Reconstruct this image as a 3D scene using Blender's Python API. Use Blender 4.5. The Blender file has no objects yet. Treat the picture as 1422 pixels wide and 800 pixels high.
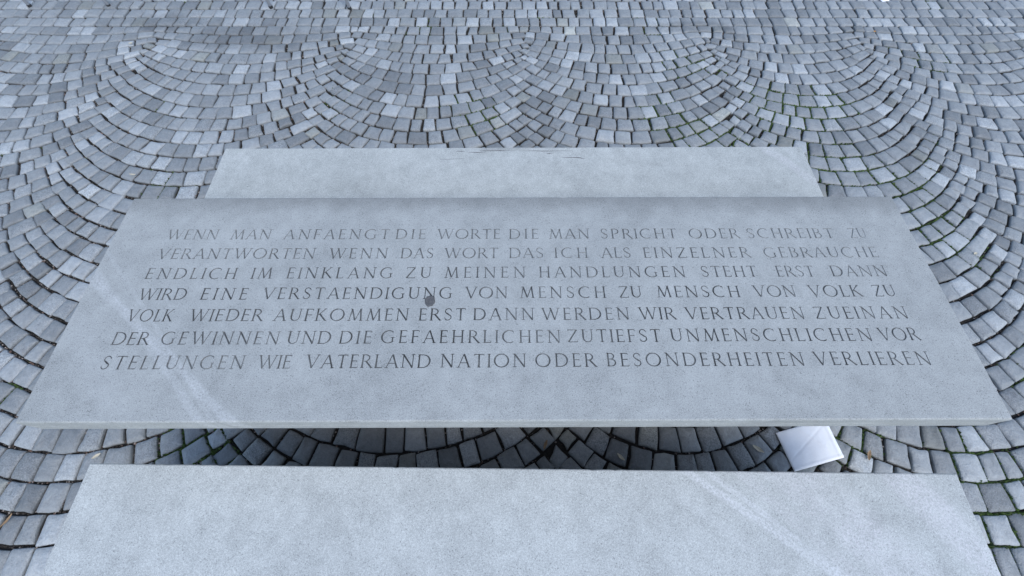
import bpy, bmesh, math, random
import numpy as np
from mathutils import Vector, noise
from mathutils.geometry import delaunay_2d_cdt

random.seed(7); rng = np.random.default_rng(7)
sc = bpy.context.scene
COL = sc.collection

# ------------------------------------------------------------------ camera, sky, sun, exposure
CAM_H, PITCH = 1.9, math.radians(61.459)
cd = bpy.data.cameras.new("camera"); cam = bpy.data.objects.new("camera", cd); COL.objects.link(cam)
cam.location = (0, 0, CAM_H)
cam.rotation_euler = (math.pi/2 - PITCH, 0, 0)
cam.rotation_mode = 'XYZ'
cd.sensor_width = 36; cd.lens = 36*600/1422; cd.clip_start = .02; cd.clip_end = 2000
sc.camera = cam

SUN_EL, SUN_AZ = math.radians(54), math.radians(152)
w = bpy.data.worlds.new("World"); sc.world = w; w.use_nodes = True
wn = w.node_tree; bg = wn.nodes["Background"]
sky = wn.nodes.new("ShaderNodeTexSky"); sky.sky_type = 'NISHITA'; sky.sun_disc = False
sky.sun_elevation = SUN_EL; sky.sun_rotation = SUN_AZ
sky.air_density = 1.0; sky.dust_density = 1.0; sky.ozone_density = 1.6
wn.links.new(sky.outputs[0], bg.inputs[0]); bg.inputs[1].default_value = .13
sl = bpy.data.lights.new("sun", 'SUN'); so = bpy.data.objects.new("sun", sl); COL.objects.link(so)
sl.energy = .9; sl.angle = math.radians(28); sl.color = (1.0, .975, .92)
d = Vector((math.sin(SUN_AZ)*math.cos(SUN_EL), math.cos(SUN_AZ)*math.cos(SUN_EL), math.sin(SUN_EL)))
so.rotation_euler = (-d).to_track_quat('-Z', 'Y').to_euler(); so.location = d*20
sc.view_settings.view_transform = 'Standard'; sc.view_settings.look = 'None'
sc.view_settings.exposure = 1.0; sc.view_settings.gamma = 1; sc.view_settings.use_curve_mapping = False

# ------------------------------------------------------------------ helpers
def mesh_obj(name, verts, faces, mats, parent=None, loc=(0, 0, 0), smooth=False, label=None, cat=None, group=None, kind=None, mi=None):
    me = bpy.data.meshes.new(name); me.from_pydata([tuple(v) for v in verts], [], [tuple(f) for f in faces]); me.update()
    for m in (mats if isinstance(mats, (list, tuple)) else [mats]): me.materials.append(m)
    if mi is not None: me.polygons.foreach_set('material_index', mi)
    if smooth: me.polygons.foreach_set('use_smooth', [True]*len(me.polygons))
    o = bpy.data.objects.new(name, me); COL.objects.link(o); o.location = loc
    if parent: o.parent = parent
    tag(o, label, cat, group, kind); return o
def tag(o, label=None, cat=None, group=None, kind=None):
    for k, v in (('label', label), ('category', cat), ('group', group), ('kind', kind)):
        if v: o[k] = v
def empty(name, loc, rz, label, cat, group=None):
    o = bpy.data.objects.new(name, None); COL.objects.link(o); o.location = loc; o.rotation_euler = (0, 0, rz); o.empty_display_size = .1
    tag(o, label, cat, group); return o

class NT:
    """tiny expression helper over a node tree"""
    def __init__(s, name):
        s.m = bpy.data.materials.new(name); s.m.use_nodes = True; s.t = s.m.node_tree; s.b = s.t.nodes["Principled BSDF"]
        s.tc = s.t.nodes.new("ShaderNodeTexCoord"); s.P = s.tc.outputs['Object']
    def put(s, sock, v):
        if hasattr(v, 'is_linked') or isinstance(v, bpy.types.NodeSocket): s.t.links.new(v, sock)
        else:
            if isinstance(v, tuple) and len(v) == 3 and sock.type == 'RGBA': v = (*v, 1)
            sock.default_value = v
    def m2(s, op, a, b=0., c=0., clamp=False):
        n = s.t.nodes.new("ShaderNodeMath"); n.operation = op; n.use_clamp = clamp
        for i, v in enumerate((a, b, c)): s.put(n.inputs[i], v)
        return n.outputs[0]
    def noise(s, scale, detail=3., rough=.55, vec=None, w=None, dist=0.):
        n = s.t.nodes.new("ShaderNodeTexNoise")
        if w is not None: n.noise_dimensions = '4D'; s.put(n.inputs['W'], w)
        s.put(n.inputs['Vector'], vec or s.P); n.inputs['Scale'].default_value = scale
        n.inputs['Detail'].default_value = detail; n.inputs['Roughness'].default_value = rough; n.inputs['Distortion'].default_value = dist
        return n.outputs['Fac']
    def vor(s, scale, vec=None, feat='F1', out='Distance'):
        n = s.t.nodes.new("ShaderNodeTexVoronoi"); n.feature = feat; s.put(n.inputs['Vector'], vec or s.P); n.inputs['Scale'].default_value = scale
        return n.outputs[out]
    def ramp(s, f, a, b, lo=0., hi=1.):
        n = s.t.nodes.new("ShaderNodeMapRange"); n.interpolation_type = 'SMOOTHSTEP'
        s.put(n.inputs[0], f); n.inputs[1].default_value = a; n.inputs[2].default_value = b; n.inputs[3].default_value = lo; n.inputs[4].default_value = hi
        return n.outputs[0]
    def mix(s, f, a, b):
        n = s.t.nodes.new("ShaderNodeMix"); n.data_type = 'RGBA'
        s.put(n.inputs[0], f); s.put(n.inputs[6], a); s.put(n.inputs[7], b); return n.outputs[2]
    def scale(s, col, f):
        n = s.t.nodes.new("ShaderNodeVectorMath"); n.operation = 'SCALE'; s.put(n.inputs[0], col); s.put(n.inputs['Scale'], f); return n.outputs[0]
    def mapping(s, sc=(1, 1, 1), rot=(0, 0, 0), loc=(0, 0, 0)):
        n = s.t.nodes.new("ShaderNodeMapping"); s.t.links.new(s.P, n.inputs[0])
        n.inputs['Scale'].default_value = sc; n.inputs['Rotation'].default_value = rot; n.inputs['Location'].default_value = loc; return n.outputs[0]
    def xyz(s, v=None):
        n = s.t.nodes.new("ShaderNodeSeparateXYZ"); s.t.links.new(v or s.P, n.inputs[0]); return n.outputs
    def attr(s, name):
        n = s.t.nodes.new("ShaderNodeAttribute"); n.attribute_name = name; return n.outputs['Color']
    def bump(s, h, strength, dist):
        n = s.t.nodes.new("ShaderNodeBump"); n.inputs['Strength'].default_value = strength; n.inputs['Distance'].default_value = dist
        s.put(n.inputs['Height'], h); s.t.links.new(n.outputs[0], s.b.inputs['Normal'])
    def done(s, col, rough=.8, spec=.3):
        s.put(s.b.inputs['Base Color'], col); s.put(s.b.inputs['Roughness'], rough); s.b.inputs['Specular IOR Level'].default_value = spec
        return s.m

# ------------------------------------------------------------------ materials
def slab_mat(name, base, veins, back_dirt=0., groove=False, seed=0., pale=()):
    n = NT(name)
    X, Y, Z = n.xyz()
    warp = n.m2('MULTIPLY', n.m2('SUBTRACT', n.noise(5., 2., w=seed+3.), .5), .05)
    warp2 = n.m2('MULTIPLY', n.m2('SUBTRACT', n.noise(45., 2.), .5), .012)
    v = 1.0
    big = n.noise(3.2, 4., .6, w=seed)
    mid = n.noise(17., 5., .65, w=seed+1.)
    fine = n.noise(190., 3., .7)
    grain = n.noise(430., 2., .7)
    f = n.m2('ADD', n.m2('MULTIPLY', n.m2('SUBTRACT', big, .5), .40), 1.0)
    f = n.m2('ADD', f, n.m2('MULTIPLY', n.m2('SUBTRACT', mid, .5), .60))
    f = n.m2('ADD', f, n.m2('MULTIPLY', n.m2('SUBTRACT', fine, .5), .62))
    f = n.m2('ADD', f, n.m2('MULTIPLY', n.m2('SUBTRACT', grain, .5), 1.6))
    # dark pin-prick pores
    pore = n.ramp(n.vor(120.), .0, .30, .45, 1.)
    pm = n.ramp(n.noise(30., 2., w=9.), .38, .55)
    f = n.m2('MULTIPLY', f, n.m2('ADD', 1., n.m2('MULTIPLY', n.m2('SUBTRACT', pore, 1.), pm)))
    # weathering blotches
    bl = n.ramp(n.noise(9., 5., .7, w=seed+5., dist=.6), .56, .72)
    f = n.m2('MULTIPLY', f, n.m2('SUBTRACT', 1., n.m2('MULTIPLY', bl, .10)))
    if back_dirt:
        e = n.m2('ADD', Y, n.m2('MULTIPLY', n.m2('SUBTRACT', n.noise(6., 4., .6, w=2.), .5), .11))
        dm = n.ramp(e, back_dirt-.085, back_dirt+.015)
        f = n.m2('MULTIPLY', f, n.m2('SUBTRACT', 1., n.m2('MULTIPLY', dm, .30)))
    col = n.scale(base, f)
    for (p0, p1, wd, st, tint) in veins:
        dx, dy = p1[0]-p0[0], p1[1]-p0[1]; L = math.hypot(dx, dy); nx, ny = -dy/L, dx/L; c = nx*p0[0]+ny*p0[1]
        dist = n.m2('SUBTRACT', n.m2('ADD', n.m2('MULTIPLY', X, nx), n.m2('MULTIPLY', Y, ny)), c)
        dist = n.m2('ABSOLUTE', n.m2('ADD', n.m2('ADD', dist, n.m2('MULTIPLY', warp, .35)), warp2))
        mk = n.m2('MULTIPLY', n.ramp(dist, wd*.35, wd, 1., 0.), st)
        mk = n.m2('MULTIPLY', mk, n.m2('MULTIPLY', n.ramp(n.noise(8., 3., w=seed+8.), .25, .6, .35, 1.), n.ramp(n.noise(150., 4., .75), .40, .62, .12, 1.15)))
        col = n.mix(mk, col, tint)
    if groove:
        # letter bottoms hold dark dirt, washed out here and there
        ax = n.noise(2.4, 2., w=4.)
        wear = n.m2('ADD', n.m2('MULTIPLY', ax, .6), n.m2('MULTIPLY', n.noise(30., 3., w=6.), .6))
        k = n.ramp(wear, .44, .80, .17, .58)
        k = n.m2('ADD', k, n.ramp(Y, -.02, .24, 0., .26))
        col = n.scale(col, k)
    n.bump(n.m2('ADD', n.m2('MULTIPLY', mid, .6), n.m2('ADD', n.m2('MULTIPLY', fine, .4), n.m2('MULTIPLY', grain, .3))), .35, .002)
    return n.done(col, n.ramp(big, .3, .7, .62, .82), .35)

def cobble_mat():
    n = NT("cobble_granite"); t = n.attr("tint"); r = n.xyz(t)
    tone, coarse, hue = r[0], r[1], r[2]
    off = n.m2('MULTIPLY', hue, 40.)
    a = n.noise(50., 5., .7, w=off, dist=.5); b = n.noise(210., 2., .6, w=off); cl = n.noise(11., 3., .6, w=off)
    cr = n.vor(190.)
    f = n.m2('ADD', 1., n.m2('MULTIPLY', n.m2('SUBTRACT', a, .5), .85))
    f = n.m2('ADD', f, n.m2('MULTIPLY', n.m2('SUBTRACT', b, .5), n.m2('MULTIPLY_ADD', coarse, 1.5, .55)))
    f = n.m2('ADD', f, n.m2('MULTIPLY', n.m2('SUBTRACT', cl, .5), .35))
    f = n.m2('ADD', f, n.m2('MULTIPLY', n.m2('SUBTRACT', cr, .42), n.m2('MULTIPLY', coarse, .55)))
    f = n.m2('MULTIPLY', f, tone)
    X, Y, Z = n.xyz()
    # damp stain on the paving, far left
    def blob(cx, cy, rx, ry):
        q = n.m2('ADD', n.m2('POWER', n.m2('DIVIDE', n.m2('SUBTRACT', X, cx), rx), 2.), n.m2('POWER', n.m2('DIVIDE', n.m2('SUBTRACT', Y, cy), ry), 2.))
        q = n.m2('ADD', q, n.m2('MULTIPLY', n.m2('SUBTRACT', n.noise(7., 4.), .5), 1.6))
        return n.ramp(q, .2, 1.3, 1., 0.)
    st = n.m2('MAXIMUM', blob(-2.62, 3.31, .30, .12), n.m2('MAXIMUM', blob(-1.95, 3.13, .60, .17), blob(1.35, 3.25, .35, .08)))
    f = n.m2('MULTIPLY', f, n.m2('SUBTRACT', 1., n.m2('MULTIPLY', st, .30)))
    base = n.mix(n.ramp(hue, .955, .985), (.256, .270, .270), (.270, .277, .250))
    col = n.scale(base, f)
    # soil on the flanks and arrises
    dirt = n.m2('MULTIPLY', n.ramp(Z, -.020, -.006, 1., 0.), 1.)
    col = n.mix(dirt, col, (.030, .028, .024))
    n.bump(n.m2('ADD', a, n.m2('ADD', n.m2('MULTIPLY', b, .45), n.m2('MULTIPLY', cl, .8))), .8, .007)
    return n.done(col, .58, .75)

def soil_mat():
    n = NT("joint_soil")
    f = n.noise(60., 5., .7); g = n.noise(400., 2.)
    col = n.mix(f, (.010, .010, .010), (.060, .055, .048)); col = n.scale(col, n.m2('MULTIPLY_ADD', g, 1.2, .4))
    n.bump(f, .8, .01); return n.done(col, .95, .1)
def far_paving_mat():
    n = NT("far_paving")
    b = n.t.nodes.new("ShaderNodeTexBrick"); n.t.links.new(n.P, b.inputs['Vector']); b.inputs['Scale'].default_value = 1.
    b.inputs['Brick Width'].default_value = .111; b.inputs['Row Height'].default_value = .111; b.inputs['Mortar Size'].default_value = .006
    b.inputs['Color1'].default_value = (.20, .205, .215, 1); b.inputs['Color2'].default_value = (.26, .268, .28, 1); b.inputs['Mortar'].default_value = (.04, .038, .034, 1)
    return n.done(n.scale(b.outputs[0], n.m2('MULTIPLY_ADD', n.noise(30., 4.), .5, .75)), .85)
def flat_mat(name, col, rough=.7, metal=0., var=.4, sc_=60., spec=.4, bump=0.):
    n = NT(name); f = n.noise(sc_, 4., .6); c = n.scale(col, n.m2('MULTIPLY_ADD', n.m2('SUBTRACT', f, .5), var*2, 1.))
    if bump: n.bump(f, 1., bump)
    n.b.inputs['Metallic'].default_value = metal; return n.done(c, rough, spec)
def tint_mat(name, rough=.9, bumpd=0.):
    n = NT(name); c = n.attr("tint"); f = n.noise(500., 2.)
    return n.done(n.scale(c, n.m2('MULTIPLY_ADD', f, .8, .6)), rough, .2)

LIGHT = (.56, .575, .575)
M_cob = cobble_mat(); M_soil = soil_mat(); M_far = far_paving_mat(); M_tint = tint_mat("loose_bits"); M_moss = tint_mat("moss_green")
TV = [((-1.3506, .0573), (-1.1939, -.0626), .019, .42, LIGHT), ((-1.1939, -.0626), (-.8543, -.3845), .016, .36, LIGHT),
      ((-1.1383, -.0529), (-.8341, -.3693), .009, .24, LIGHT), ((-1.33, -.10), (-1.10, -.36), .05, .10, LIGHT)]
PINK = (.64, .63, .64)
LIGHT = (.63, .645, .645); PINK = (.71, .69, .705)
FV = [((.5304, .196), (.8763, -.0539), .017, .78, LIGHT), ((.5906, .1968), (.8763, -.0339), .012, .65, LIGHT), ((1.1708, .1935), (1.3513, -.0515), .075, .42, PINK),
      ((.8596, .1898), (1.0879, -.0547), .10, .40, PINK), ((.70, .19), (.93, -.05), .03, .22, PINK), ((.42, .19), (.72, -.05), .02, .14, LIGHT)]
RV = [((1.173, .1947), (1.2859, .0476), .034, .34, PINK), ((1.25, .20), (1.35, .05), .02, .18, LIGHT)]
M_table = slab_mat("table_stone", (.338, .350, .336), TV, back_dirt=.375, seed=1.)
M_carve = slab_mat("carved_stone", (.338, .350, .336), TV, back_dirt=.375, groove=True, seed=1.)
M_rear = slab_mat("rear_bench_stone", (.426, .443, .418), RV, seed=11.)
M_front = slab_mat("front_bench_stone", (.452, .472, .454), FV, seed=23.)
M_plinth = slab_mat("plinth_stone", (.30, .305, .31), [], seed=31.)
M_crack = flat_mat("crack_dirt", (.05, .045, .05), .9)
M_paper = flat_mat("white_paper", (.88, .89, .90), .75, var=.05, sc_=25., bump=.002)
M_gum = flat_mat("old_gum", (.10, .10, .10), .8, var=.5, sc_=250., bump=.002)
M_steel = flat_mat("brushed_steel", (.35, .36, .38), .45, .7, .1)
M_foot = flat_mat("black_rubber", (.03, .03, .03), .8)
M_leafs = [flat_mat("dry_leaf_pale", (.55, .50, .38), .8, var=.3), flat_mat("dry_leaf_tan", (.28, .19, .11), .85, var=.4), flat_mat("dry_leaf_orange", (.45, .24, .08), .8, var=.3)]

# ------------------------------------------------------------------ projection of the photo's camera, used only to choose which cobbles are built singly
cp, sp = math.cos(PITCH), math.sin(PITCH)
def proj(x, y, z=0.):
    zc = y*cp - (z-CAM_H)*sp; yu = y*sp + (z-CAM_H)*cp
    return 711+600*x/zc, 400-600*yu/zc, zc

# ------------------------------------------------------------------ slabs
TABLE = dict(c=(.0062, .6325), w=2.7078, d=.7814, a=.0036, z=.70, t=.088)
REAR = dict(c=(.0097, 1.3251), w=2.6807, d=.4201, a=.0046, z=.448, t=.085)
FRONT = dict(c=(.0256, -.0597), w=2.7046, d=.4201, a=-.011, z=.448, t=.085)

GL = {}
T, t_ = .122, .062
def arc(cx, cy, rx, ry, a0, a1, n, w0=t_, w1=T, ax=0.):
    out = []
    for i in range(n+1):
        a = math.radians(a0+(a1-a0)*i/n)
        out.append((cx+rx*math.cos(a), cy+ry*math.sin(a), w0+(w1-w0)*abs(math.cos(a-ax))**1.5))
    return out
def st(x0, y0, x1, y1, w=T): return [(x0, y0, w), ((x0+x1)/2, (y0+y1)/2, w*.86), (x1, y1, w)]
def sf(x, y, l=.125, r=.125): return [(x-l, y, .034), (x, y, .066), (x+r, y, .034)]
def serif_v(x, y, dy): return [(x, y, .06), (x+.004, y+dy, .02)]
GL['I'] = (.16, [st(.08, 0, .08, 1), sf(.08, .02), sf(.08, .98)])
GL['L'] = (.52, [st(.10, 0, .10, 1), [(.10, .025, t_), (.50, .025, t_)], serif_v(.50, .03, .15), sf(.10, .98), sf(.10, .02, .10, 0)])
GL['E'] = (.52, [st(.10, 0, .10, 1), [(.10, .025, t_), (.50, .025, t_)], serif_v(.50, .03, .14), [(.10, .975, t_), (.47, .975, t_)], serif_v(.47, .97, -.12),
                 [(.10, .52, t_), (.43, .52, t_)], serif_v(.43, .46, .12), sf(.10, .98, .10, 0), sf(.10, .02, .10, 0)])
GL['F'] = (.50, [st(.10, 0, .10, 1), [(.10, .975, t_), (.48, .975, t_)], serif_v(.48, .97, -.13), [(.10, .50, t_), (.42, .50, t_)], serif_v(.42, .44, .12), sf(.10, .98, .10, 0), sf(.10, .02)])
GL['T'] = (.66, [st(.33, 0, .33, .97), [(.02, .97, t_), (.64, .97, t_)], serif_v(.03, .97, -.12), serif_v(.63, .97, -.12), sf(.33, .02)])
GL['H'] = (.80, [st(.12, 0, .12, 1), st(.68, 0, .68, 1), [(.12, .51, t_), (.68, .51, t_)], sf(.12, .02), sf(.12, .98), sf(.68, .02), sf(.68, .98)])
GL['N'] = (.86, [[(.12, 0, .062), (.12, .97, .062)], st(.11, .98, .74, .0, T), [(.74, .02, .062), (.74, 1, .062)], sf(.12, .02), sf(.10, .98, .12, .02), sf(.74, .98)])
GL['M'] = (1.0, [[(.10, 0, .062), (.22, .98, .062)], st(.21, .98, .50, .03, T), [(.50, .03, t_), (.79, .98, t_)], st(.79, .98, .90, 0, T), sf(.10, .02), sf(.90, .02), sf(.20, .98, .10, .02), sf(.80, .98, .02, .10)])
GL['A'] = (.80, [[(.06, 0, .06), (.39, .99, .06)], st(.40, 1.0, .74, 0, T), [(.17, .34, t_*.9), (.62, .34, t_*.9)], sf(.06, .02), sf(.74, .02)])
GL['V'] = (.80, [st(.06, 1, .41, 0, T), [(.41, .02, .06), (.74, 1, .06)], sf(.06, .98), sf(.74, .98)])
GL['W'] = (1.18, [st(.06, 1, .36, 0, T), [(.36, .02, .056), (.64, .98, .056)], st(.58, 1, .86, 0, T), [(.86, .02, .056), (1.13, 1, .056)], sf(.06, .98), sf(.60, .98, .09, .06), sf(1.13, .98)])
GL['Z'] = (.70, [[(.05, .975, t_), (.62, .975, t_)], st(.62, .98, .06, .02, T*.95), [(.06, .025, t_), (.66, .025, t_)], serif_v(.66, .03, .15), serif_v(.06, .97, -.13)])
GL['K'] = (.72, [st(.10, 0, .10, 1), [(.13, .46, .056), (.58, .98, .056)], st(.24, .57, .68, .01, T), sf(.10, .02), sf(.10, .98), sf(.58, .98, .1, .1), sf(.68, .02, .03, .10)])
GL['U'] = (.78, [[(.11, 1, T), (.11, .38, T)] + arc(.39, .36, .28, .335, 180, 270, 6, t_, T)[1:], arc(.39, .36, .28, .335, 270, 360, 6, t_, .066) + [(.67, 1, .062)], sf(.11, .98), sf(.67, .98)])
GL['D'] = (.84, [st(.10, 0, .10, 1), [(.10, .972, t_), (.34, .972, t_)] + arc(.34, .5, .44, .472, 90, -90, 12) + [(.10, .028, t_)], sf(.10, .98, .10, 0), sf(.10, .02, .10, 0)])
GL['O'] = (.98, [arc(.48, .5, .44, .485, 0, 360, 24, t_, T, -.25)])
GL['C'] = (.82, [arc(.48, .5, .44, .485, 55, 305, 17, t_, T, -.15), serif_v(.735, .90, -.16)])
GL['G'] = (.90, [arc(.48, .5, .44, .485, 55, 318, 18, t_, T, -.15), serif_v(.735, .90, -.15), [(.76, .08, .09), (.76, .44, .09)], sf(.76, .44)])
GL['P'] = (.60, [st(.10, 0, .10, 1), [(.10, .972, t_), (.28, .972, t_)] + arc(.28, .72, .25, .252, 90, -90, 8, t_, .10) + [(.16, .455, t_*.8)], sf(.10, .98, .10, 0), sf(.10, .02)])
GL['R'] = (.70, [st(.10, 0, .10, 1), [(.10, .972, t_), (.27, .972, t_)] + arc(.27, .735, .24, .237, 90, -90, 8, t_, .10) + [(.12, .50, t_*.8)], st(.31, .50, .70, .0, T), sf(.10, .98, .10, 0), sf(.10, .02), sf(.70, .02, .02, .09)])
GL['B'] = (.62, [st(.10, 0, .10, 1), [(.10, .972, t_), (.26, .972, t_)] + arc(.26, .755, .21, .217, 90, -90, 7, t_, .09) + [(.10, .53, t_*.8)], [(.26, .53, t_)] + arc(.28, .28, .27, .255, 90, -90, 8, t_, .10) + [(.10, .026, t_)], sf(.10, .98, .10, 0), sf(.10, .02, .10, 0)])
GL['S'] = (.56, [[(.48, .84, .05)] + arc(.28, .755, .20, .225, 40, 210, 8, t_, .075) + [(.17, .60, .095), (.28, .51, .112), (.38, .42, .108)] + arc(.265, .265, .215, .24, 38, -140, 9, t_, .085) + [(.06, .17, .05)], serif_v(.48, .86, -.13), serif_v(.06, .18, .13 * -.9 + .2)])
GL['.'] = (.10, [[(.02, .50, .07), (.08, .50, .07)]])

def stroke_quads(pts):
    n = len(pts); L = []; R = []
    closed = n > 6 and math.hypot(pts[0][0]-pts[-1][0], pts[0][1]-pts[-1][1]) < 1e-6
    for i, (x, y, w_) in enumerate(pts):
        a = pts[i-1] if i else (pts[-2] if closed else pts[0]); b = pts[i+1] if i < n-1 else (pts[1] if closed else pts[-1])
        dx, dy = b[0]-a[0], b[1]-a[1]; l = math.hypot(dx, dy) or 1; nx, ny = -dy/l, dx/l
        L.append((x+nx*w_/2, y+ny*w_/2)); R.append((x-nx*w_/2, y-ny*w_/2))
    return L, R

def word_strokes(word, u0, u1, base, h):
    ws = [GL[c][0] for c in word]; n = len(word); tot = (u1-u0)/h
    a = 1.0; gap = (tot-sum(ws)*a)/max(1, n-1) if n > 1 else 0
    if n > 1:
        g0 = .17; a = (tot-g0*(n-1))/sum(ws)
        if a > 1.12: a = 1.12
        if a < .86: a = .86
        gap = (tot-sum(ws)*a)/(n-1)
    out = []; x = 0.
    for c, w_ in zip(word, ws):
        jit = random.uniform(-.010, .010)
        for s in GL[c][1]:
            out.append([((x+p[0]*a)*h+u0, base+(p[1]+jit)*h, p[2]*h*(.5+.5*a)*1.0) for p in s])
        x += w_*a+gap
    return out

def carved_strip(x0, x1, y0, y1, strokes, z, slope=.75):
    """CDT of a strip of the top with the strokes cut in as V grooves; returns flat part and groove part"""
    V = [Vector((x0, y0)), Vector((x1, y0)), Vector((x1, y1)), Vector((x0, y1))]; E = [(0, 1), (1, 2), (2, 3), (3, 0)]; segs = []; Q = []
    for s in strokes:
        L, R = stroke_quads(s); b = len(V); n = len(s)
        for i in range(n): V += [Vector(L[i]), Vector(R[i]), Vector(s[i][:2])]
        for i in range(n-1):
            E += [(b+3*i, b+3*i+3), (b+3*i+1, b+3*i+4), (b+3*i+2, b+3*i+5)]
            segs.append((*s[i], *s[i+1])); Q.append((*R[i], *R[i+1], *L[i+1], *L[i]))
        E += [(b, b+1), (b+3*(n-1), b+3*(n-1)+1)]
    vo, eo, fo, _, _, _ = delaunay_2d_cdt(V, E, [], 0, 1e-7, True)
    P = np.array([[v[0], v[1]] for v in vo]); C_ = np.array([P[list(f)].mean(0) for f in fo]); Q = np.array(Q).reshape(-1, 4, 2)
    ins = np.zeros(len(C_), bool)
    for q in Q:
        lo, hi = q.min(0), q.max(0); idx = np.where((C_[:, 0] > lo[0]) & (C_[:, 0] < hi[0]) & (C_[:, 1] > lo[1]) & (C_[:, 1] < hi[1]))[0]
        if not len(idx): continue
        for tri in ((q[0], q[1], q[2]), (q[0], q[2], q[3])):
            p = C_[idx]; d = [(tri[(k+1) % 3][0]-tri[k][0])*(p[:, 1]-tri[k][1])-(tri[(k+1) % 3][1]-tri[k][1])*(p[:, 0]-tri[k][0]) for k in range(3)]
            d = np.array(d); ins[idx] |= (d > 0).all(0) | (d < 0).all(0)
    bound = np.zeros(len(P), bool)
    for f, i_ in zip(fo, ins):
        if not i_:
            for k in f: bound[k] = True
    inner = np.zeros(len(P), bool)
    for f, i_ in zip(fo, ins):
        if i_:
            for k in f: inner[k] = True
    dep = np.zeros(len(P)); S = np.array(segs) if segs else np.zeros((0, 6))
    for k in np.where(inner & ~bound)[0]:
        p = P[k]; near = S[(np.minimum(S[:, 0], S[:, 3]) < p[0]+.03) & (np.maximum(S[:, 0], S[:, 3]) > p[0]-.03)]
        if not len(near): print('EMPTY', p, len(S), S[:2], P.shape, P.min(0), P.max(0)); continue
        A = near[:, :2]; B = near[:, 3:5]; d_ = B-A; tt = np.clip(((p-A)*d_).sum(1)/np.maximum((d_**2).sum(1), 1e-12), 0, 1)
        q = A+d_*tt[:, None]; dist = np.hypot(*(p-q).T); wd = (near[:, 2]*(1-tt)+near[:, 5]*tt)/2
        dep[k] = max(0, (wd-dist).max())*slope*1.3
    def sub(mask):
        idx = {}; vs = []; fs = []
        for f, m in zip(fo, mask):
            if not m: continue
            r = []
            for k in f:
                if k not in idx: idx[k] = len(vs); vs.append((P[k][0], P[k][1], z-dep[k]))
                r.append(idx[k])
            a, b2, c = P[f[0]], P[f[1]], P[f[2]]
            if (b2[0]-a[0])*(c[1]-a[1])-(b2[1]-a[1])*(c[0]-a[0]) < 0: r = r[::-1]
            fs.append(r)
        return vs, fs
    return sub(~ins), sub(ins)

def slab_body(w_, d_, z, t, ch=.005, line=None):
    """ring profile down the sides and the underside; the top is left open"""
    prof = [(-ch, 0.), (-ch*.42, -ch*.22), (-ch*.12, -ch*.75), (0, -ch*1.8)]
    if line: prof += [(0, -line+.0015), (-.0035, -line), (0, -line-.0030)]
    prof += [(0, -t+ch), (-ch, -t)]
    vs = []; fs = []; per = []
    cor = [(-1, -1), (1, -1), (1, 1), (-1, 1)]
    for i in range(4):
        (ax, ay), (bx, by) = cor[i], cor[(i+1) % 4]; L = w_ if ay == by else d_; n = max(2, int(L/.012))
        for k in range(n): per.append((ax+(bx-ax)*k/n, ay+(by-ay)*k/n))
    N = len(per)
    for ri, (off, dz) in enumerate(prof):
        for (ux, uy) in per:
            wear = 0.
            if ri in (1, 2, 3):   # worn arris with small chips
                q = Vector((ux*w_*9, uy*d_*9, w_+z)); wear = .0007*abs(noise.noise(q*4))+.0045*max(0, noise.noise(q*1.7)-.42)*(1 if ri == 2 else .6)*2
            vs.append((ux*(w_/2+off-wear), uy*(d_/2+off-wear), z+dz-wear*.7))
    for k in range(len(prof)-1):
        for j in range(N):
            a = N*k+j; b = N*k+(j+1) % N; fs.append((a, a+N, b+N, b))
    b = N*(len(prof)-1); fs.append(tuple(range(b+N-1, b-1, -1))); return vs, fs

def block(x0, x1, y0, y1, z0, z1, ch=.004):
    vs = []
    for z, o in ((z0, 0), (z1-ch, 0), (z1, -ch)):
        for sx, sy in ((0, 0), (1, 0), (1, 1), (0, 1)): vs.append(((x1+o) if sx else (x0-o), (y1+o) if sy else (y0-o), z))
    fs = [(3, 2, 1, 0), (8, 9, 10, 11)]
    for k in (0, 4):
        for j in range(4): fs.append((k+j, k+(j+1) % 4, k+4+(j+1) % 4, k+4+j))
    return vs, fs

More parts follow.
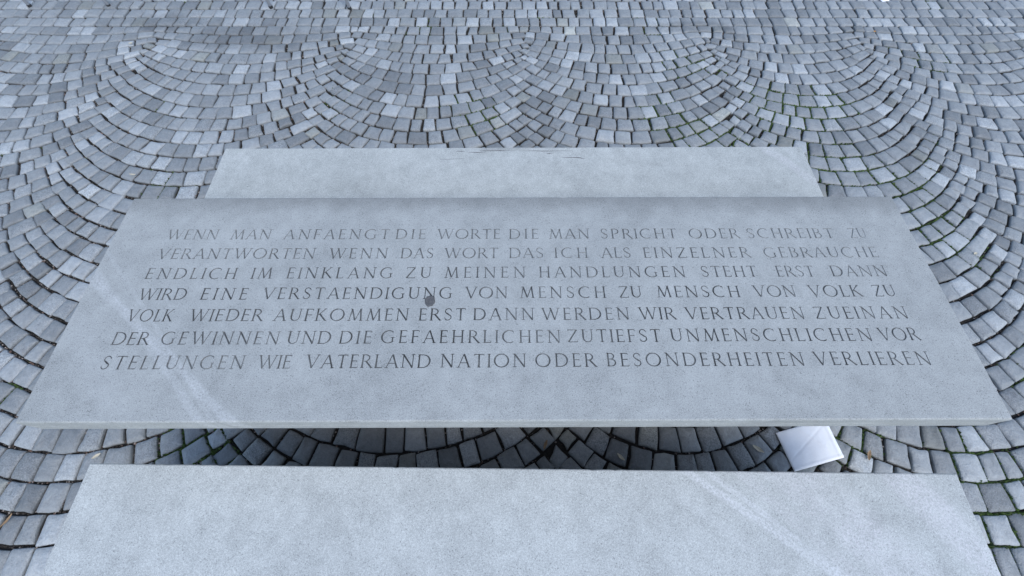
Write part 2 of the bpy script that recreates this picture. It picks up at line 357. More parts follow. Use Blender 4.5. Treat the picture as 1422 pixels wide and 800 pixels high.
LINES = [
(0.2105, 0.2082, 0.0379, [('WENN', -1.172, -1.0002), ('MAN', -0.9564, -0.8211), ('ANFAENGT', -0.777, -0.4208), ('DIE', -0.3987, -0.298), ('WORTE', -0.258, -0.0449), ('DIE', -0.0153, 0.0842), ('MAN', 0.1199, 0.2566), ('SPRICHT', 0.2945, 0.5529), ('ODER', 0.5946, 0.7644), ('SCHREIBT', 0.7915, 1.0853), ('ZU', 1.1387, 1.1948)]) ,
(0.1331, 0.1314, 0.04, [('VERANTWORTEN', -1.1733, -0.6554), ('.', -0.6301, -0.629), ('WENN', -0.6088, -0.4157), ('DAS', -0.3724, -0.2647), ('WORT', -0.2282, -0.0513), ('DAS', -0.0153, 0.0983), ('ICH', 0.1358, 0.245), ('ALS', 0.2894, 0.3871), ('EINZELNER', 0.4286, 0.7803), ('GEBRAUCHE', 0.8273, 1.2023)]) ,
(0.0569, 0.0594, 0.0408, [('ENDLICH', -1.1826, -0.892), ('IM', -0.8423, -0.7776), ('EINKLANG', -0.7296, -0.3896), ('ZU', -0.3473, -0.2657), ('MEINEN', -0.2228, 0.0378), ('HANDLUNGEN', 0.0807, 0.5528), ('STEHT', 0.6035, 0.784), ('ERST', 0.8475, 0.9691), ('DANN', 1.0237, 1.2029)]) ,
(-0.018, -0.0134, 0.0406, [('WIRD', -1.1748, -1.0267), ('EINE', -0.98, -0.8357), ('VERSTAENDIGUNG', -0.7873, -0.1932), ('VON', -0.1523, -0.0198), ('MENSCH', 0.019, 0.2885), ('ZU', 0.3297, 0.401), ('MENSCH', 0.4486, 0.7097), ('VON', 0.7552, 0.8856), ('VOLK', 0.9293, 1.0932), ('ZU', 1.131, 1.1994)]) ,
(-0.0915, -0.0893, 0.0398, [('VOLK', -1.1794, -1.0422), ('WIEDER', -0.9897, -0.7675), ('AUFKOMMEN', -0.7322, -0.3217), ('ERST', -0.2908, -0.1485), ('DANN', -0.1246, 0.0615), ('WERDEN', 0.0848, 0.3528), ('WIR', 0.3828, 0.493), ('VERTRAUEN', 0.5253, 0.8879), ('ZUEINAN', 0.9196, 1.2042)]) ,
(-0.167, -0.1602, 0.0403, [('DER', -1.1919, -1.0841), ('GEWINNEN', -1.0479, -0.6982), ('UND', -0.6745, -0.5449), ('DIE', -0.5194, -0.424), ('GEFAEHRLICHEN', -0.3961, 0.1383), ('ZUTIEFST', 0.1581, 0.437), ('UNMENSCHLICHEN', 0.4661, 1.0656), ('VOR', 1.0899, 1.207)]) ,
(-0.2416, -0.2356, 0.0403, [('STELLUNGEN', -1.192, -0.78), ('WIE', -0.7406, -0.6457), ('VATERLAND', -0.6023, -0.2423), ('NATION', -0.2138, 0.0346), ('ODER', 0.0607, 0.2356), ('BESONDERHEITEN', 0.2672, 0.8397), ('VERLIEREN', 0.871, 1.2059)]) ,
]
def slab_thing(name, S, mat, label, cat, strips, group=None, line=None):
    e = empty(name, (*S['c'], 0), S['a'], label, cat, group)
    vs, fs = slab_body(S['w'], S['d'], S['z'], S['t'], line=line); ch = .005
    hw, hd = S['w']/2-ch, S['d']/2-ch
    grooves = []; y = -hd
    for (ya, yb, strokes, info) in strips:
        if ya-y > 1e-6:
            b = len(vs); vs += [(-hw, y, S['z']), (hw, y, S['z']), (hw, ya, S['z']), (-hw, ya, S['z'])]; fs.append((b, b+1, b+2, b+3))
        (v1, f1), (v2, f2) = carved_strip(-hw, hw, ya, yb, strokes, S['z'])
        b = len(vs); vs += v1; fs += [[k+b for k in f] for f in f1]; grooves.append((v2, f2, info)); y = yb
    b = len(vs); vs += [(-hw, y, S['z']), (hw, y, S['z']), (hw, hd, S['z']), (-hw, hd, S['z'])]; fs.append((b, b+1, b+2, b+3))
    return e, mesh_obj('slab', vs, fs, mat, e), grooves

# the text block, front line (lowest) first
strips = []
for (b0, b1, h, words) in reversed(LINES):
    x0, x1 = words[0][1], words[-1][2]; ss = []
    h = .0405
    for wd, u0, u1 in words:
        bm = b0+(b1-b0)*((u0+u1)/2-x0)/(x1-x0)
        ss += word_strokes(wd, u0, u1, bm, h)
    lo = min(b0, b1)-.010; strips.append((lo, max(b0, b1)+h+.008, ss, words))
table, slab, gr = slab_thing('memorial_table', TABLE, M_table, 'long grey stone table slab carved with seven lines of German capitals', 'stone table', strips, line=.044)
for v, f, info in gr:
    V_ = np.array(v); cx_ = np.array([V_[list(t)][:, 0].mean() for t in f])
    mids = [(a[2]+b[1])/2 for a, b in zip(info, info[1:])]; which = np.searchsorted(np.array(mids), cx_)
    for wi, (wd, _, _) in enumerate(info):
        idx = {}; vv = []; ff = []
        for k in np.where(which == wi)[0]:
            r = []
            for q in f[k]:
                if q not in idx: idx[q] = len(vv); vv.append(v[q])
                r.append(idx[q])
            ff.append(r)
        mesh_obj('carved_word' if wd != '.' else 'carved_dot', vv, ff, M_carve, slab, label=('carved word '+wd) if wd != '.' else None)
v, f = block(-1.19, 1.19, -.25, .27, -.03, TABLE['z']-TABLE['t']-.001); mesh_obj('plinth', v, f, M_plinth, table)

CR = [[(-.2658, .1852, .002), (-.2458, .1851, .003), (-.225, .1849, .001)], [(-.1594, .1868, .0015), (-.1394, .1871, .003), (-.0628, .1878, .004), (-.0362, .1877, .002), (.01, .1872, .0012)],
      [(.02, .1868, .001), (.1036, .1860, .003), (.1266, .1845, .003), (.1797, .1847, .0025), (.2703, .1862, .001)], [(-.15, .198, .001), (-.05, .1985, .003), (.08, .1982, .001)],
      [(-.21, .1790, .001), (-.17, .1765, .003), (-.13, .1790, .001)], [(.1459, .1722, .001), (.1624, .1699, .0035), (.185, .172, .001)],
      [(.217, .1438, .001), (.2731, .1440, .003), (.3017, .1415, .0035), (.3217, .1348, .001)], [(-.34, .136, .001), (-.3021, .1355, .002), (-.2269, .1392, .001)]]
rear, rslab, g2 = slab_thing('stone_bench', REAR, M_rear, 'pale stone bench behind the carved table, fine cracks along its far edge', 'stone bench', [(.10, .2035, CR, 'c')], group='stone benches either side of the carved table')
mesh_obj('crack', g2[0][0], g2[0][1], M_crack, rslab)
v, f = block(-1.18, 1.18, -.14, .14, -.03, REAR['z']-REAR['t']-.001); mesh_obj('plinth', v, f, M_plinth, rear)
front, fslab, _ = slab_thing('stone_bench', FRONT, M_front, 'palest stone bench at the bottom of the photo, diagonal light veins on its right half', 'stone bench', [], group='stone benches either side of the carved table')
v, f = block(-1.18, 1.18, -.14, .14, -.03, FRONT['z']-FRONT['t']-.001); mesh_obj('plinth', v, f, M_plinth, front)

# ------------------------------------------------------------------ cobbled paving
PIT = .1115
def interp(pts, y):
    pts = sorted(pts, key=lambda p: p[1])
    if y <= pts[0][1]: return pts[0][0]
    for a, b in zip(pts, pts[1:]):
        if y <= b[1]: return a[0]+(b[0]-a[0])*(y-a[1])/(b[1]-a[1])
    return pts[-1][0]
SEAMS = [(lambda y, v=v: v) for v in (-7.75, -6.45, -5.2, -3.9)] + [
    lambda y: interp([(-2.631, 3.31), (-2.629, 2.72), (-2.653, 2.31), (-2.565, 1.22), (-2.55, .3)], y),
    lambda y: interp([(-1.14, 3.34), (-1.21, 2.86), (-1.245, 2.15), (-1.189, .28)], y),
    lambda y: interp([(.095, 3.32), (.073, 2.38), (.192, .27)], y),
    lambda y: interp([(1.42, 3.18), (1.45, 2.86), (1.41, 2.15), (1.245, .28)], y),
    lambda y: interp([(2.553, 3.05), (2.543, 2.65), (2.529, 2.21), (2.557, 1.7), (2.55, .3)], y)] + [(lambda y, v=v: v) for v in (3.85, 5.1, 6.4, 7.7)]
stones = []   # quads: list of 4 (x, y)
def g(tn, sag, a):
    R = (a*a+sag*sag)/(2*sag); x = min(1, abs(tn))*a
    return R-math.sqrt(max(0, R*R-x*x))
def slope_at(tn, sag, a):
    R = (a*a+sag*sag)/(2*sag); x = max(-1, min(1, tn))*a; return x/math.sqrt(max(1e-6, R*R-x*x))
def straight_row(y0, y1, xa, xb):
    x = xa
    while x < xb:
        w_ = .0975*random.choice((1., 1.05, .90, 1.12, .82, 1.20, .97))*random.uniform(.95, 1.05); j = random.uniform(-.006, .006)
        stones.append([(x, y0), (x+w_, y0), (x+w_+j, y1), (x+j, y1)]); x += w_
SJ = {}
def sj(i, k):
    if (i, k) not in SJ: SJ[(i, k)] = random.uniform(-.045, .045)
    return SJ[(i, k)]
def arcs(seams, ytop, nrows, smax, ramp, wid=.0985):
    for pi in range(len(seams)-1):
        for k in range(nrows):
            def curve(j):
                yc = ytop-j*PIT; S = max(.004, min(smax, ramp*j)); l_, r_ = seams[pi](yc+smax*.8), seams[pi+1](yc+smax*.8); A_ = (r_-l_)/2; X_ = (l_+r_)/2
                return lambda x: yc+(g((x-X_)/A_, S, A_) if S > .005 else 0)
            up, dn = curve(k), curve(k+1); S0 = max(.004, min(smax, ramp*k)); S1 = max(.004, min(smax, ramp*(k+1)))
            wid = .0985 if ytop-k*PIT > .8 else .090
            ym = ytop-(k+.5)*PIT+smax*.8; xl, xr = seams[pi](ym), seams[pi+1](ym); a = (xr-xl)/2; xc = (xl+xr)/2
            pvs = PIT+S0-S1; aend = math.atan(slope_at(.97, max(S1, .01), a))
            hh = min(.085, pvs/2/max(.2, math.tan(aend)))
            # key stone on the left seam
            ys = (up(xl+.01)+dn(xl+.01))/2
            hv = pvs/2*1.04; steep = S1 > smax*.72
            if steep: stones.append([(xl-hh*1.02, ys+random.uniform(-.008, .008)), (xl+random.uniform(-.01, .01), ys-hv), (xl+hh*1.02, ys+random.uniform(-.008, .008)), (xl+random.uniform(-.01, .01), ys+hv)])
            x0 = xl+hh*.50 if steep else xl+sj(pi, k); x1 = xr-hh*.50 if steep else xr+sj(pi+1, k)
            # joints along the row
            xs = [x0]; x = x0
            while True:
                tn = (x-xc)/a; sl = slope_at(tn, max(S1, .01), a); w_ = wid*random.choice((1., 1.04, .9, 1.12, .82, 1.20, .95))*random.uniform(.95, 1.05)*(1-.10*abs(tn)**3)
                dx = w_/math.sqrt(1+sl*sl)
                if x+dx*1.5 > x1: break
                x += dx; xs.append(x)
            if x1-x > .12: xs.append((x+x1)/2)
            xs.append(x1)
            J = []
            for i, x in enumerate(xs):
                tn = (x-xc)/a; sl = slope_at(tn, (S0+S1)/2, a); al = math.atan(sl)+(random.gauss(0, .05) if 0 < i < len(xs)-1 else 0)
                pv = up(x)-dn(x); h_ = pv*math.cos(math.atan(sl))/2; ymid = (up(x)+dn(x))/2
                J.append(((x+math.sin(al)*h_, ymid-math.cos(al)*h_), (x-math.sin(al)*h_, ymid+math.cos(al)*h_)))
            for A, B in zip(J, J[1:]): stones.append([A[0], B[0], B[1], A[1]])
YB = 3.375
arcs(SEAMS, YB-PIT, 45, .28, .045)
nA = len(stones)
for k in range(-1, 14): straight_row(YB+(k-0)*PIT, YB+(k+1)*PIT, -6.6+random.random()*.1, 6.6)
# seam wedges between straight course and first arcs are closed by clipping on centre distance
selA = []
def cen(q): return (sum(p[0] for p in q)/4, sum(p[1] for p in q)/4)
keep = []
for i, q in enumerate(stones):
    c = cen(q)
    if abs(c[0]) > 5.6 or c[1] > 5.0: continue
    if c[1] < -1.25 or (c[1] < .4 and abs(c[0]) > 5.55) or (i < nA and max(p[1] for p in q) > YB-PIT+.012): continue
    keep.append(q)
def ok_quad(q): return quad_area(q) > .0018 and min(math.hypot(q[i][0]-q[(i+1) % 4][0], q[i][1]-q[(i+1) % 4][1]) for i in range(4)) > .018
def quad_area(q): return abs(sum(q[i][0]*q[(i+1) % 4][1]-q[(i+1) % 4][0]*q[i][1] for i in range(4)))/2
keep = [q for q in keep if ok_quad(q)]
# small odd stones fill what the courses leave open
grid = {}
for q in keep:
    c = cen(q); grid.setdefault((int(c[0]//.12), int(c[1]//.12)), []).append((c, q))
def near(x, y): return [t for ix in (-1, 0, 1) for iy in (-1, 0, 1) for t in grid.get((int(x//.12)+ix, int(y//.12)+iy), [])]
def pin(q, x, y):
    s = [(q[(i+1) % 4][0]-q[i][0])*(y-q[i][1])-(q[(i+1) % 4][1]-q[i][1])*(x-q[i][0]) for i in range(4)]
    return all(v > 0 for v in s) or all(v < 0 for v in s)
for size in (.085, .062, .044):
    for sf_ in SEAMS[3:-3]:
        gy = -1.2
        while gy < 3.3:
            for gx in range(-7, 8):
                x, y = sf_(gy+.2)+gx*.016+random.uniform(-.004, .004), gy+random.uniform(-.004, .004); h = size/2
                N = near(x, y)
                if not any(pin(q, x+u*h*.80, y+v*h*.80) for _, q in N for u, v in ((0, 0), (1, 1), (1, -1), (-1, 1), (-1, -1), (1, 0), (-1, 0), (0, 1), (0, -1))) and not any(abs(p[0]-x) < h*.72 and abs(p[1]-y) < h*.72 for _, q in N for p in q):
                    q = [(x-h, y-h), (x+h, y-h), (x+h, y+h), (x-h, y+h)]; keep.append(q); grid.setdefault((int(x//.12), int(y//.12)), []).append(((x, y), q))
            gy += .016
# nothing under the plinths
def under(c):
    for S, hx, y0, y1 in ((TABLE, 1.16, -.22, .24), (REAR, 1.15, -.11, .11), (FRONT, 1.15, -.11, .11)):
        if abs(c[0]-S['c'][0]) < hx and y0 < c[1]-S['c'][1] < y1: return True
    return False
stones = [q for q in keep if not under(cen(q))]

def quad_area(q): return abs(sum(q[i][0]*q[(i+1) % 4][1]-q[(i+1) % 4][0]*q[i][1] for i in range(4)))/2
def lerp(a, b, t): return (a[0]+(b[0]-a[0])*t, a[1]+(b[1]-a[1])*t)
def stone_geo(q):
    """one rough split cobble: 12-point outline, worn arris, slightly domed and tilted head"""
    c = cen(q); A = quad_area(q)
    if A < .0016: return None
    inset = random.uniform(.0037, .0066); fr = []
    s = sum((q[i][0])*(q[(i+1) % 4][1])-q[(i+1) % 4][0]*q[i][1] for i in range(4))
    if s < 0: q = q[::-1]
    lines = []
    for i in range(4):
        a, b = q[i], q[(i+1) % 4]; dx, dy = b[0]-a[0], b[1]-a[1]; l = math.hypot(dx, dy)
        if l < .015: return None
        nx, ny = -dy/l, dx/l; ins = inset*random.uniform(.55, 1.4)
        a2 = (a[0]+nx*ins, a[1]+ny*ins); lines.append((a2, (dx/l, dy/l)))
    cs = []
    for i in range(4):
        (p, u), (r, v) = lines[i-1], lines[i]; den = u[0]*v[1]-u[1]*v[0]
        if abs(den) < .15: cs.append(lerp(q[i], c, .12)); continue
        tt = ((r[0]-p[0])*v[1]-(r[1]-p[1])*v[0])/den; x = (p[0]+u[0]*tt, p[1]+u[1]*tt)
        if math.hypot(x[0]-q[i][0], x[1]-q[i][1]) > .03: x = lerp(q[i], c, .12)
        cs.append((x[0]+random.gauss(0, .0024), x[1]+random.gauss(0, .0024)))
    out = []
    for i in range(4):
        p, a, b = cs[i], cs[i-1], cs[(i+1) % 4]; r1, r2 = random.uniform(.03, .12), random.uniform(.03, .12)
        m = lerp(p, b, .5); e = random.gauss(0, .0022); dx, dy = b[0]-p[0], b[1]-p[1]; l = math.hypot(dx, dy) or 1
        cut = random.uniform(.25, .55)
        out += [lerp(p, a, r1), lerp(p, c, r1*cut), lerp(p, b, r2), (m[0]-dy/l*e, m[1]+dx/l*e)]
    n = len(out)
    tx, ty = random.gauss(0, .014), random.gauss(0, .014); z0 = random.gauss(0, .0017); dome = random.uniform(.0006, .0030)
    def z(p, extra=0): return z0+(p[0]-c[0])*tx+(p[1]-c[1])*ty+extra
    vs = []
    for p in out: vs.append((p[0]+(p[0]-c[0])*.03, p[1]+(p[1]-c[1])*.03, -.034))
    for p in out: vs.append((p[0], p[1], z(p, -.0042-random.random()*.0015)))
    for p in out:
        r = lerp(p, c, .055); vs.append((r[0], r[1], z(r, -.0008+random.gauss(0, .0004))))
    for p in out[::2]:
        r = lerp(p, c, .5); vs.append((r[0], r[1], z(r, dome+random.gauss(0, .0011))))
    vs.append((c[0], c[1], z(c, dome+random.gauss(0, .0012))))
    fs = []
    for k in (0, n):
        for j in range(n): fs.append((k+j, k+(j+1) % n, k+n+(j+1) % n, k+n+j))
    m = n//2; b = 3*n
    for j in range(m):
        a0 = 2*n+2*j; a1 = 2*n+2*j+1; a2 = 2*n+(2*j+2) % n
        fs.append((a0, a1, a2, b+(j+1) % m, b+j)) if False else fs.extend([(a0, a1, b+j), (a1, a2, b+(j+1) % m, b+j)])
        fs.append((b+j, b+(j+1) % m, b+m))
    return vs, fs
def tone():
    r = random.random()
    if r < .14: t = random.uniform(1.28, 1.55)
    elif r < .25: t = random.uniform(.66, .82)
    else: t = random.gauss(1.0, .11)
    co = random.random()**2 if random.random() < .6 else 0.
    return (t/1.0, co, random.random())

geos = []
for q in stones:
    gq = stone_geo(q)
    if gq is None: continue
    c = cen(q); px, py, zc = proj(*c); vis = False; ar = 0
    if zc > .2 and -10 < px < 1432 and -10 < py < 810:
        vis = True
        for (poly) in (((185, 274), (1239, 272), (1407, 594), (17, 594)), ((313, 205), (1113, 204), (1146, 274), (283, 274)), ((124, 643), (1328, 658), (1392, 800), (54, 800))):
            s = [(poly[(i+1) % 4][0]-poly[i][0])*(py-poly[i][1])-(poly[(i+1) % 4][1]-poly[i][1])*(px-poly[i][0]) > 0 for i in range(4)]
            if all(s): vis = False
        P = [proj(*p)[:2] for p in q]; ar = abs(sum(P[i][0]*P[(i+1) % 4][1]-P[(i+1) % 4][0]*P[i][1] for i in range(4)))/2
    tn = tone()
    if c[1] < .5 and abs(c[0]-.1) < 1.3: tn = (tn[0]*.92, min(1, tn[1]+(.7 if random.random() < .3 else 0)), tn[2])
    geos.append((gq, c, ar if vis else 0, tn, q))
geos.sort(key=lambda x: -x[2])
def set_tint(me, cols):
    at = me.color_attributes.new("tint", 'FLOAT_COLOR', 'CORNER')
    at.data.foreach_set('color', np.asarray(cols, np.float32).ravel())

pav_v = [(-6, -1.6, -.017), (6, -1.6, -.017), (6, 5.6, -.017), (-6, 5.6, -.017)]
pav = mesh_obj('pavement', pav_v, [(0, 1, 2, 3)], M_soil, kind='structure')
R_ = 400.
gv = [(-R_, -R_, -.045), (R_, -R_, -.045), (R_, R_, -.045), (-R_, R_, -.045)]
mesh_obj('ground', gv, [(0, 1, 2, 3)], M_soil, kind='structure')
# square beyond the modelled stones
ring = [(-6, -1.6), (6, -1.6), (6, 5.6), (-6, 5.6)]; big = [(-60, -60), (60, -60), (60, 60), (-60, 60)]
rv = []
def frame_rect(x0, x1, y0, y1):
    b = len(rv); rv.extend([(x0, y0, -.008), (x1, y0, -.008), (x1, y1, -.008), (x0, y1, -.008)]); return (b, b+1, b+2, b+3)
rf = [frame_rect(-60, -5.54, -60, 60), frame_rect(5.54, 60, -60, 60), frame_rect(-5.54, 5.54, 4.97, 60), frame_rect(-5.54, 5.54, -60, -1.2)]
mesh_obj('square', rv, rf, M_far, kind='structure')

for (vs, fs), c, ar, tn, q in geos[:300]:
    me = bpy.data.meshes.new('cobblestone'); me.from_pydata(vs, [], fs); me.update(); me.materials.append(M_cob)
    me.polygons.foreach_set('use_smooth', [True]*len(me.polygons)); set_tint(me, [(*tn, 1)]*len(me.loops))
    o = bpy.data.objects.new('cobblestone', me); COL.objects.link(o); o.parent = pav
V = []; F = []; C = []
for (vs, fs), c, ar, tn, q in geos[300:]:
    b = len(V); V += vs
    for f in fs: F.append([k+b for k in f]); C += [(*tn, 1)]*len(f)
o = mesh_obj('small_cobblestone', V, F, M_cob, pav, smooth=True, kind='stuff'); set_tint(o.data, C)

# ------------------------------------------------------------------ joint filling: grit, moss, leaf crumbs along the real joints
edges = []
for _, c, ar, tn, q in geos:
    if abs(c[0]) < 4.4 and -.4 < c[1] < 3.9:
        for i in range(4): edges.append((q[i], q[(i+1) % 4]))
def moss_at(x, y):
    k = noise.noise(Vector((x*2.3, y*2.3, 5.))) + .35*noise.noise(Vector((x*9, y*9, 2.)))
    px, py, _ = proj(x, y)
    hot = 0.
    for (cx, cy, rx, ry, s) in ((1180, 240, 70, 50, .9), (1060, 150, 110, 60, .55), (270, 615, 55, 28, 1.3), (1390, 720, 70, 120, .75), (1200, 610, 110, 22, .7), (1290, 280, 60, 120, .45), (940, 190, 90, 30, .5), (220, 215, 60, 50, .4), (1345, 640, 40, 40, .6), (620, 150, 200, 60, .12), (20, 560, 60, 60, .25), (1400, 400, 60, 100, .3), (60, 690, 60, 60, .1)):
        hot += s*math.exp(-((px-cx)/rx)**2-((py-cy)/ry)**2)
    return k*.75+hot
def blob_geo(x, y, z, rx, ry, rz, a, squash):
    """small faceted lump, 8 faces + jitter"""
    ca, sa = math.cos(a), math.sin(a); vs = []
    for (u, v, w_) in ((1, 0, 0), (.1, 1, 0), (-1, .1, 0), (0, -1, 0), (.1, .1, 1)):
        u *= rx*random.uniform(.7, 1.2); v *= ry*random.uniform(.7, 1.2); w_ *= rz*random.uniform(.7, 1.2)
        vs.append((x+u*ca-v*sa, y+u*sa+v*ca, z+w_))
    return vs, [(0, 1, 4), (1, 2, 4), (2, 3, 4), (3, 0, 4)]
mv, mf, mc, pv_, pf, pc = [], [], [], [], [], []
for a, b in edges:
    l = math.hypot(b[0]-a[0], b[1]-a[1]); ang = math.atan2(b[1]-a[1], b[0]-a[0]); mx, my = (a[0]+b[0])/2, (a[1]+b[1])/2
    m = moss_at(mx, my)
    if m > .34:
        den = min(1., (m-.34)*2.2)
        for i in range(int(l/.006)):
            if random.random() > den: continue
            t = random.random(); x, y = a[0]+(b[0]-a[0])*t, a[1]+(b[1]-a[1])*t; s = random.uniform(.0035, .0075)*(.7+.5*den)
            vs, fs = blob_geo(x+random.gauss(0, .0022), y+random.gauss(0, .0022), -.014+random.uniform(0, .006), s*1.3, s*.9, random.uniform(.006, .014), ang, 1)
            bb = len(mv); mv += vs; gcol = random.choice(((.055, .095, .026), (.07, .12, .03), (.045, .07, .024), (.10, .15, .045), (.055, .075, .03)))
            for f in fs: mf.append([k+bb for k in f]); mc += [(*gcol, 1)]*3
    gd = .40+.5*noise.noise(Vector((mx*1.3, my*1.3, 9.)))+(.55 if (mx < -1.2 and my < 1.6) else 0)
    for i in range(int(l/.010)):
        if random.random() > gd*.95: continue
        t = random.random(); x, y = a[0]+(b[0]-a[0])*t, a[1]+(b[1]-a[1])*t; s = random.uniform(.0012, .0042)
        vs, fs = blob_geo(x+random.gauss(0, .0015), y+random.gauss(0, .0015), -.016+random.uniform(0, .008), s*1.5, s, s*1.4, random.uniform(0, 6.3), 1)
        bb = len(pv_); pv_ += vs; r = random.random()
        gcol = (.38, .34, .31) if r < .14 else (.10, .09, .08) if r < .5 else (.22, .15, .12) if r < .6 else (.05, .045, .04)
        for f in fs: pf.append([k+bb for k in f]); pc += [(*gcol, 1)]*3
mo = mesh_obj('moss', mv, mf, M_moss, kind='stuff', label='green moss growing in the joints between the cobbles'); set_tint(mo.data, mc)
po = mesh_obj('grit', pv_, pf, M_tint, kind='stuff', label='loose grit and crumbs lying in the cobble joints'); set_tint(po.data, pc)

# ------------------------------------------------------------------ loose things
def leaf(pos, L, W, ang, mat, label, curl=.25, z=.006):
    n = 8; vs = []; fs = []
    for i in range(n+1):
        t = i/n; w_ = W*math.sin(math.pi*min(.97, max(.06, t)))**.7/2; x = (t-.5)*L; zz = curl*L*(2*t-1)**2*.5
        for s_ in (-1, 0, 1): vs.append((x+random.gauss(0, L*.01), s_*w_*random.uniform(.85, 1.1), zz+abs(s_)*w_*.5+random.gauss(0, .0004)))
    for i in range(n):
        for j in (0, 1): a = i*3+j; fs.append((a, a+3, a+4, a+1))
    k = len(vs); vs += [(x, y, z_-.0006) for x, y, z_ in vs]; fs += [tuple(q+k for q in f[::-1]) for f in fs]
    rim = [0, 1, 2]+[3*i+2 for i in range(1, n+1)]+[3*n+1, 3*n]+[3*i for i in range(n-1, 0, -1)]
    for a, b in zip(rim, rim[1:]+rim[:1]): fs.append((a, b, b+k, a+k))
    o = mesh_obj('dry_leaf', vs, fs, mat, loc=(*pos, z), label=label, cat='leaf', group='dry leaf scraps on the cobbles'); o.rotation_euler = (random.uniform(-.1, .1), random.uniform(-.1, .1), ang)
for a in (((-1.71, .242), .034, .014, .7, M_leafs[0], 'pale cream leaf scrap beside the back left corner of the front bench'),
          ((-1.948, .009), .055, .010, 1.1, M_leafs[1], 'long tan leaf sliver at the left photo edge, left of the front bench'),
          ((-2.206, 1.781), .036, .010, -.05, M_leafs[0], 'whitish leaf sliver in the joint left of the rear bench'),
          ((2.416, 1.234), .020, .014, .3, M_leafs[0], 'small bright white fleck on the cobbles right of the table'),
          ((.139, .287), .040, .013, 1.2, M_leafs[1], 'tan leaf scrap in the dark gap, leftmost of the pair between table and front bench'),
          ((.447, .239), .038, .013, -.8, M_leafs[0], 'pale leaf scrap in the dark gap, right of the diamond cobbles'),
          ((-2.747, 3.036), .030, .016, .1, M_leafs[0], 'white leaf fleck among dark stained cobbles at the upper left'),
          ((2.67, 3.178), .022, .016, .4, M_leafs[2], 'tiny orange leaf at the upper right paving seam'),
          ((1.02, .270), .050, .016, -.6, M_leafs[0], 'pale leaf sliver just left of the white paper bag'),
          ((1.47, .245), .044, .016, 1.1, M_leafs[1], 'tan leaf standing in the joint just right of the white paper bag')):
    leaf(*a)

# folded white paper bag
def paper(name, P, puff, label, cat, n=40):
    P = [Vector(p) for p in P]; vs = []; fs = []
    c = sum(P, Vector((0, 0)))/4
    for side in (0, 1):
        for i in range(n+1):
            for j in range(n+1):
                u, v = i/n, j/n; p = P[3].lerp(P[2], u).lerp(P[0].lerp(P[1], u), v); e = (16*u*(1-u)*v*(1-v))**.45
                q = Vector((p.x, p.y, 3.)); cr = .45+abs(noise.noise(q*6))*.7+.35*max(0, 1-abs(u+.55*v-.95)/.05)-.3*max(0, 1-abs(v-.7*u-.25)/.04)+abs(noise.noise(q*22))*.22
                rdg = .0035*math.exp(-((u-.93)/.018)**2)+.0022*math.exp(-((v-.06)/.02)**2)
                z = (.0010+e*puff*(.35+cr*.8)+rdg+.002*max(0, noise.noise(q*5))) if side == 0 else .0004
                wob = .0006*noise.noise(q*20)
                vs.append((p.x-c.x+wob, p.y-c.y+wob, z+.004))
    m = (n+1)**2
    for s in (0, 1):
        for i in range(n):
            for j in range(n):
                a = s*m+i*(n+1)+j; f = (a, a+n+1, a+n+2, a+1); fs.append(f if s == 0 else f[::-1])
    rim = [j for j in range(n+1)]+[i*(n+1)+n for i in range(1, n+1)]+[n*(n+1)+j for j in range(n-1, -1, -1)]+[i*(n+1) for i in range(n-1, 0, -1)]
    for a, b in zip(rim, rim[1:]+rim[:1]): fs.append((a, b, b+m, a+m))
    return mesh_obj(name, vs, fs, M_paper, loc=(c.x, c.y, 0), smooth=True, label=label, cat=cat)
paper('paper_bag', [(1.113, .334), (1.344, .394), (1.367, .237), (1.145, .182)][0:4], .008, 'flat white crumpled paper bag on the cobbles between table and front bench', 'paper bag')
paper('paper_scrap', [(2.88, 3.62), (2.96, 3.64), (2.95, 3.585), (2.89, 3.575)], .006, 'small white paper scrap on cobbles at the top right edge', 'paper scrap', n=8)

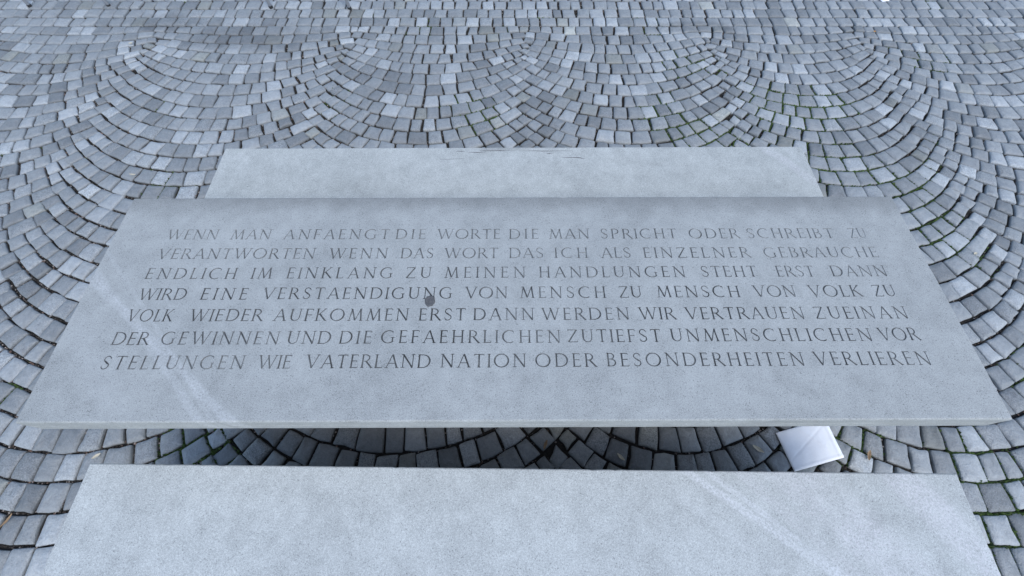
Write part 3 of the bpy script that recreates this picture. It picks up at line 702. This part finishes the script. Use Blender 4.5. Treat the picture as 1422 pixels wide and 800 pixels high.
# flattened gum on the table
gz = TABLE['z']; ca, sa = math.cos(TABLE['a']), math.sin(TABLE['a']); gx, gy = TABLE['c'][0]-.2616*ca+.0252*sa, TABLE['c'][1]-.2616*sa-.0252*ca
vs = []; fs = []; K = 28; rad = [random.uniform(.93, 1.07) for _ in range(K)]
for r, z in ((1., .0003), (.93, .0016), (.66, .0020), (.60, .0013), (.30, .0012), (.22, .0020)):
    for k in range(K): a = 2*math.pi*k/K; vs.append((.0165*r*rad[k]*math.cos(a), .0200*r*rad[k]*math.sin(a), z))
for i in range(5):
    for k in range(K): fs.append((i*K+k, i*K+(k+1) % K, (i+1)*K+(k+1) % K, (i+1)*K+k))
fs.append(tuple(5*K+k for k in range(K))); fs.append(tuple(range(K))[::-1])
mesh_obj('gum_spot', vs, fs, M_gum, loc=(gx, gy, gz), smooth=True, label='round dark grey gum spot stuck on the carved table', cat='gum')

# steel frames whose feet show at the top left
def hoop(p, q, label):
    cx, cy = (p[0]+q[0])/2, (p[1]+q[1])/2; e = empty('metal_frame', (cx, cy, 0), math.atan2(q[1]-p[1], q[0]-p[0]), label, 'metal frame', 'steel tube frames at the top left')
    L = math.hypot(q[0]-p[0], q[1]-p[1])/2; H_ = .75; lean = -.07; r = .012; rc = .10
    def tube(path, r, name, mat):
        vs = []; fs = []; n = 12
        for i, c in enumerate(path):
            a = path[max(0, i-1)]; b = path[min(len(path)-1, i+1)]; d_ = (Vector(b)-Vector(a)).normalized(); s_ = d_.cross(Vector((0, 1, 0))).normalized(); u_ = s_.cross(d_)
            for k in range(n): an = 2*math.pi*k/n; vs.append(tuple(Vector(c)+s_*r*math.cos(an)+u_*r*math.sin(an)))
        for i in range(len(path)-1):
            for k in range(n): fs.append((i*n+k, i*n+(k+1) % n, (i+1)*n+(k+1) % n, (i+1)*n+k))
        fs.append(tuple(range(n))[::-1]); fs.append(tuple((len(path)-1)*n+k for k in range(n)))
        return mesh_obj(name, vs, fs, mat, e, smooth=False)
    top = []
    for s in (-1, 1):
        foot = (s*L, 0, .012); up_ = (s*L+lean, 0, H_-rc)
        tube([foot, up_], r, 'leg', M_steel); tube([(s*L, 0, -.004), (s*L-.001, 0, .014)], r*1.25, 'foot_cap', M_foot)
    path = [(-L+lean, 0, H_-rc)]
    for k in range(1, 7): a = math.pi-k*math.pi/12; path.append((-L+lean+rc+rc*math.cos(a), 0, H_-rc+rc*math.sin(a)))
    for k in range(0, 7): a = math.pi/2-k*math.pi/12; path.append((L+lean-rc+rc*math.cos(a), 0, H_-rc+rc*math.sin(a)))
    tube(path, r, 'top_rail', M_steel)
hoop((-3.739, 3.521), (-3.125, 3.522), 'grey steel tube frame at the top left corner, leftmost of the two')
hoop((-1.864, 3.505), (-1.253, 3.487), 'grey steel tube frame at the top edge, right of the other frame')
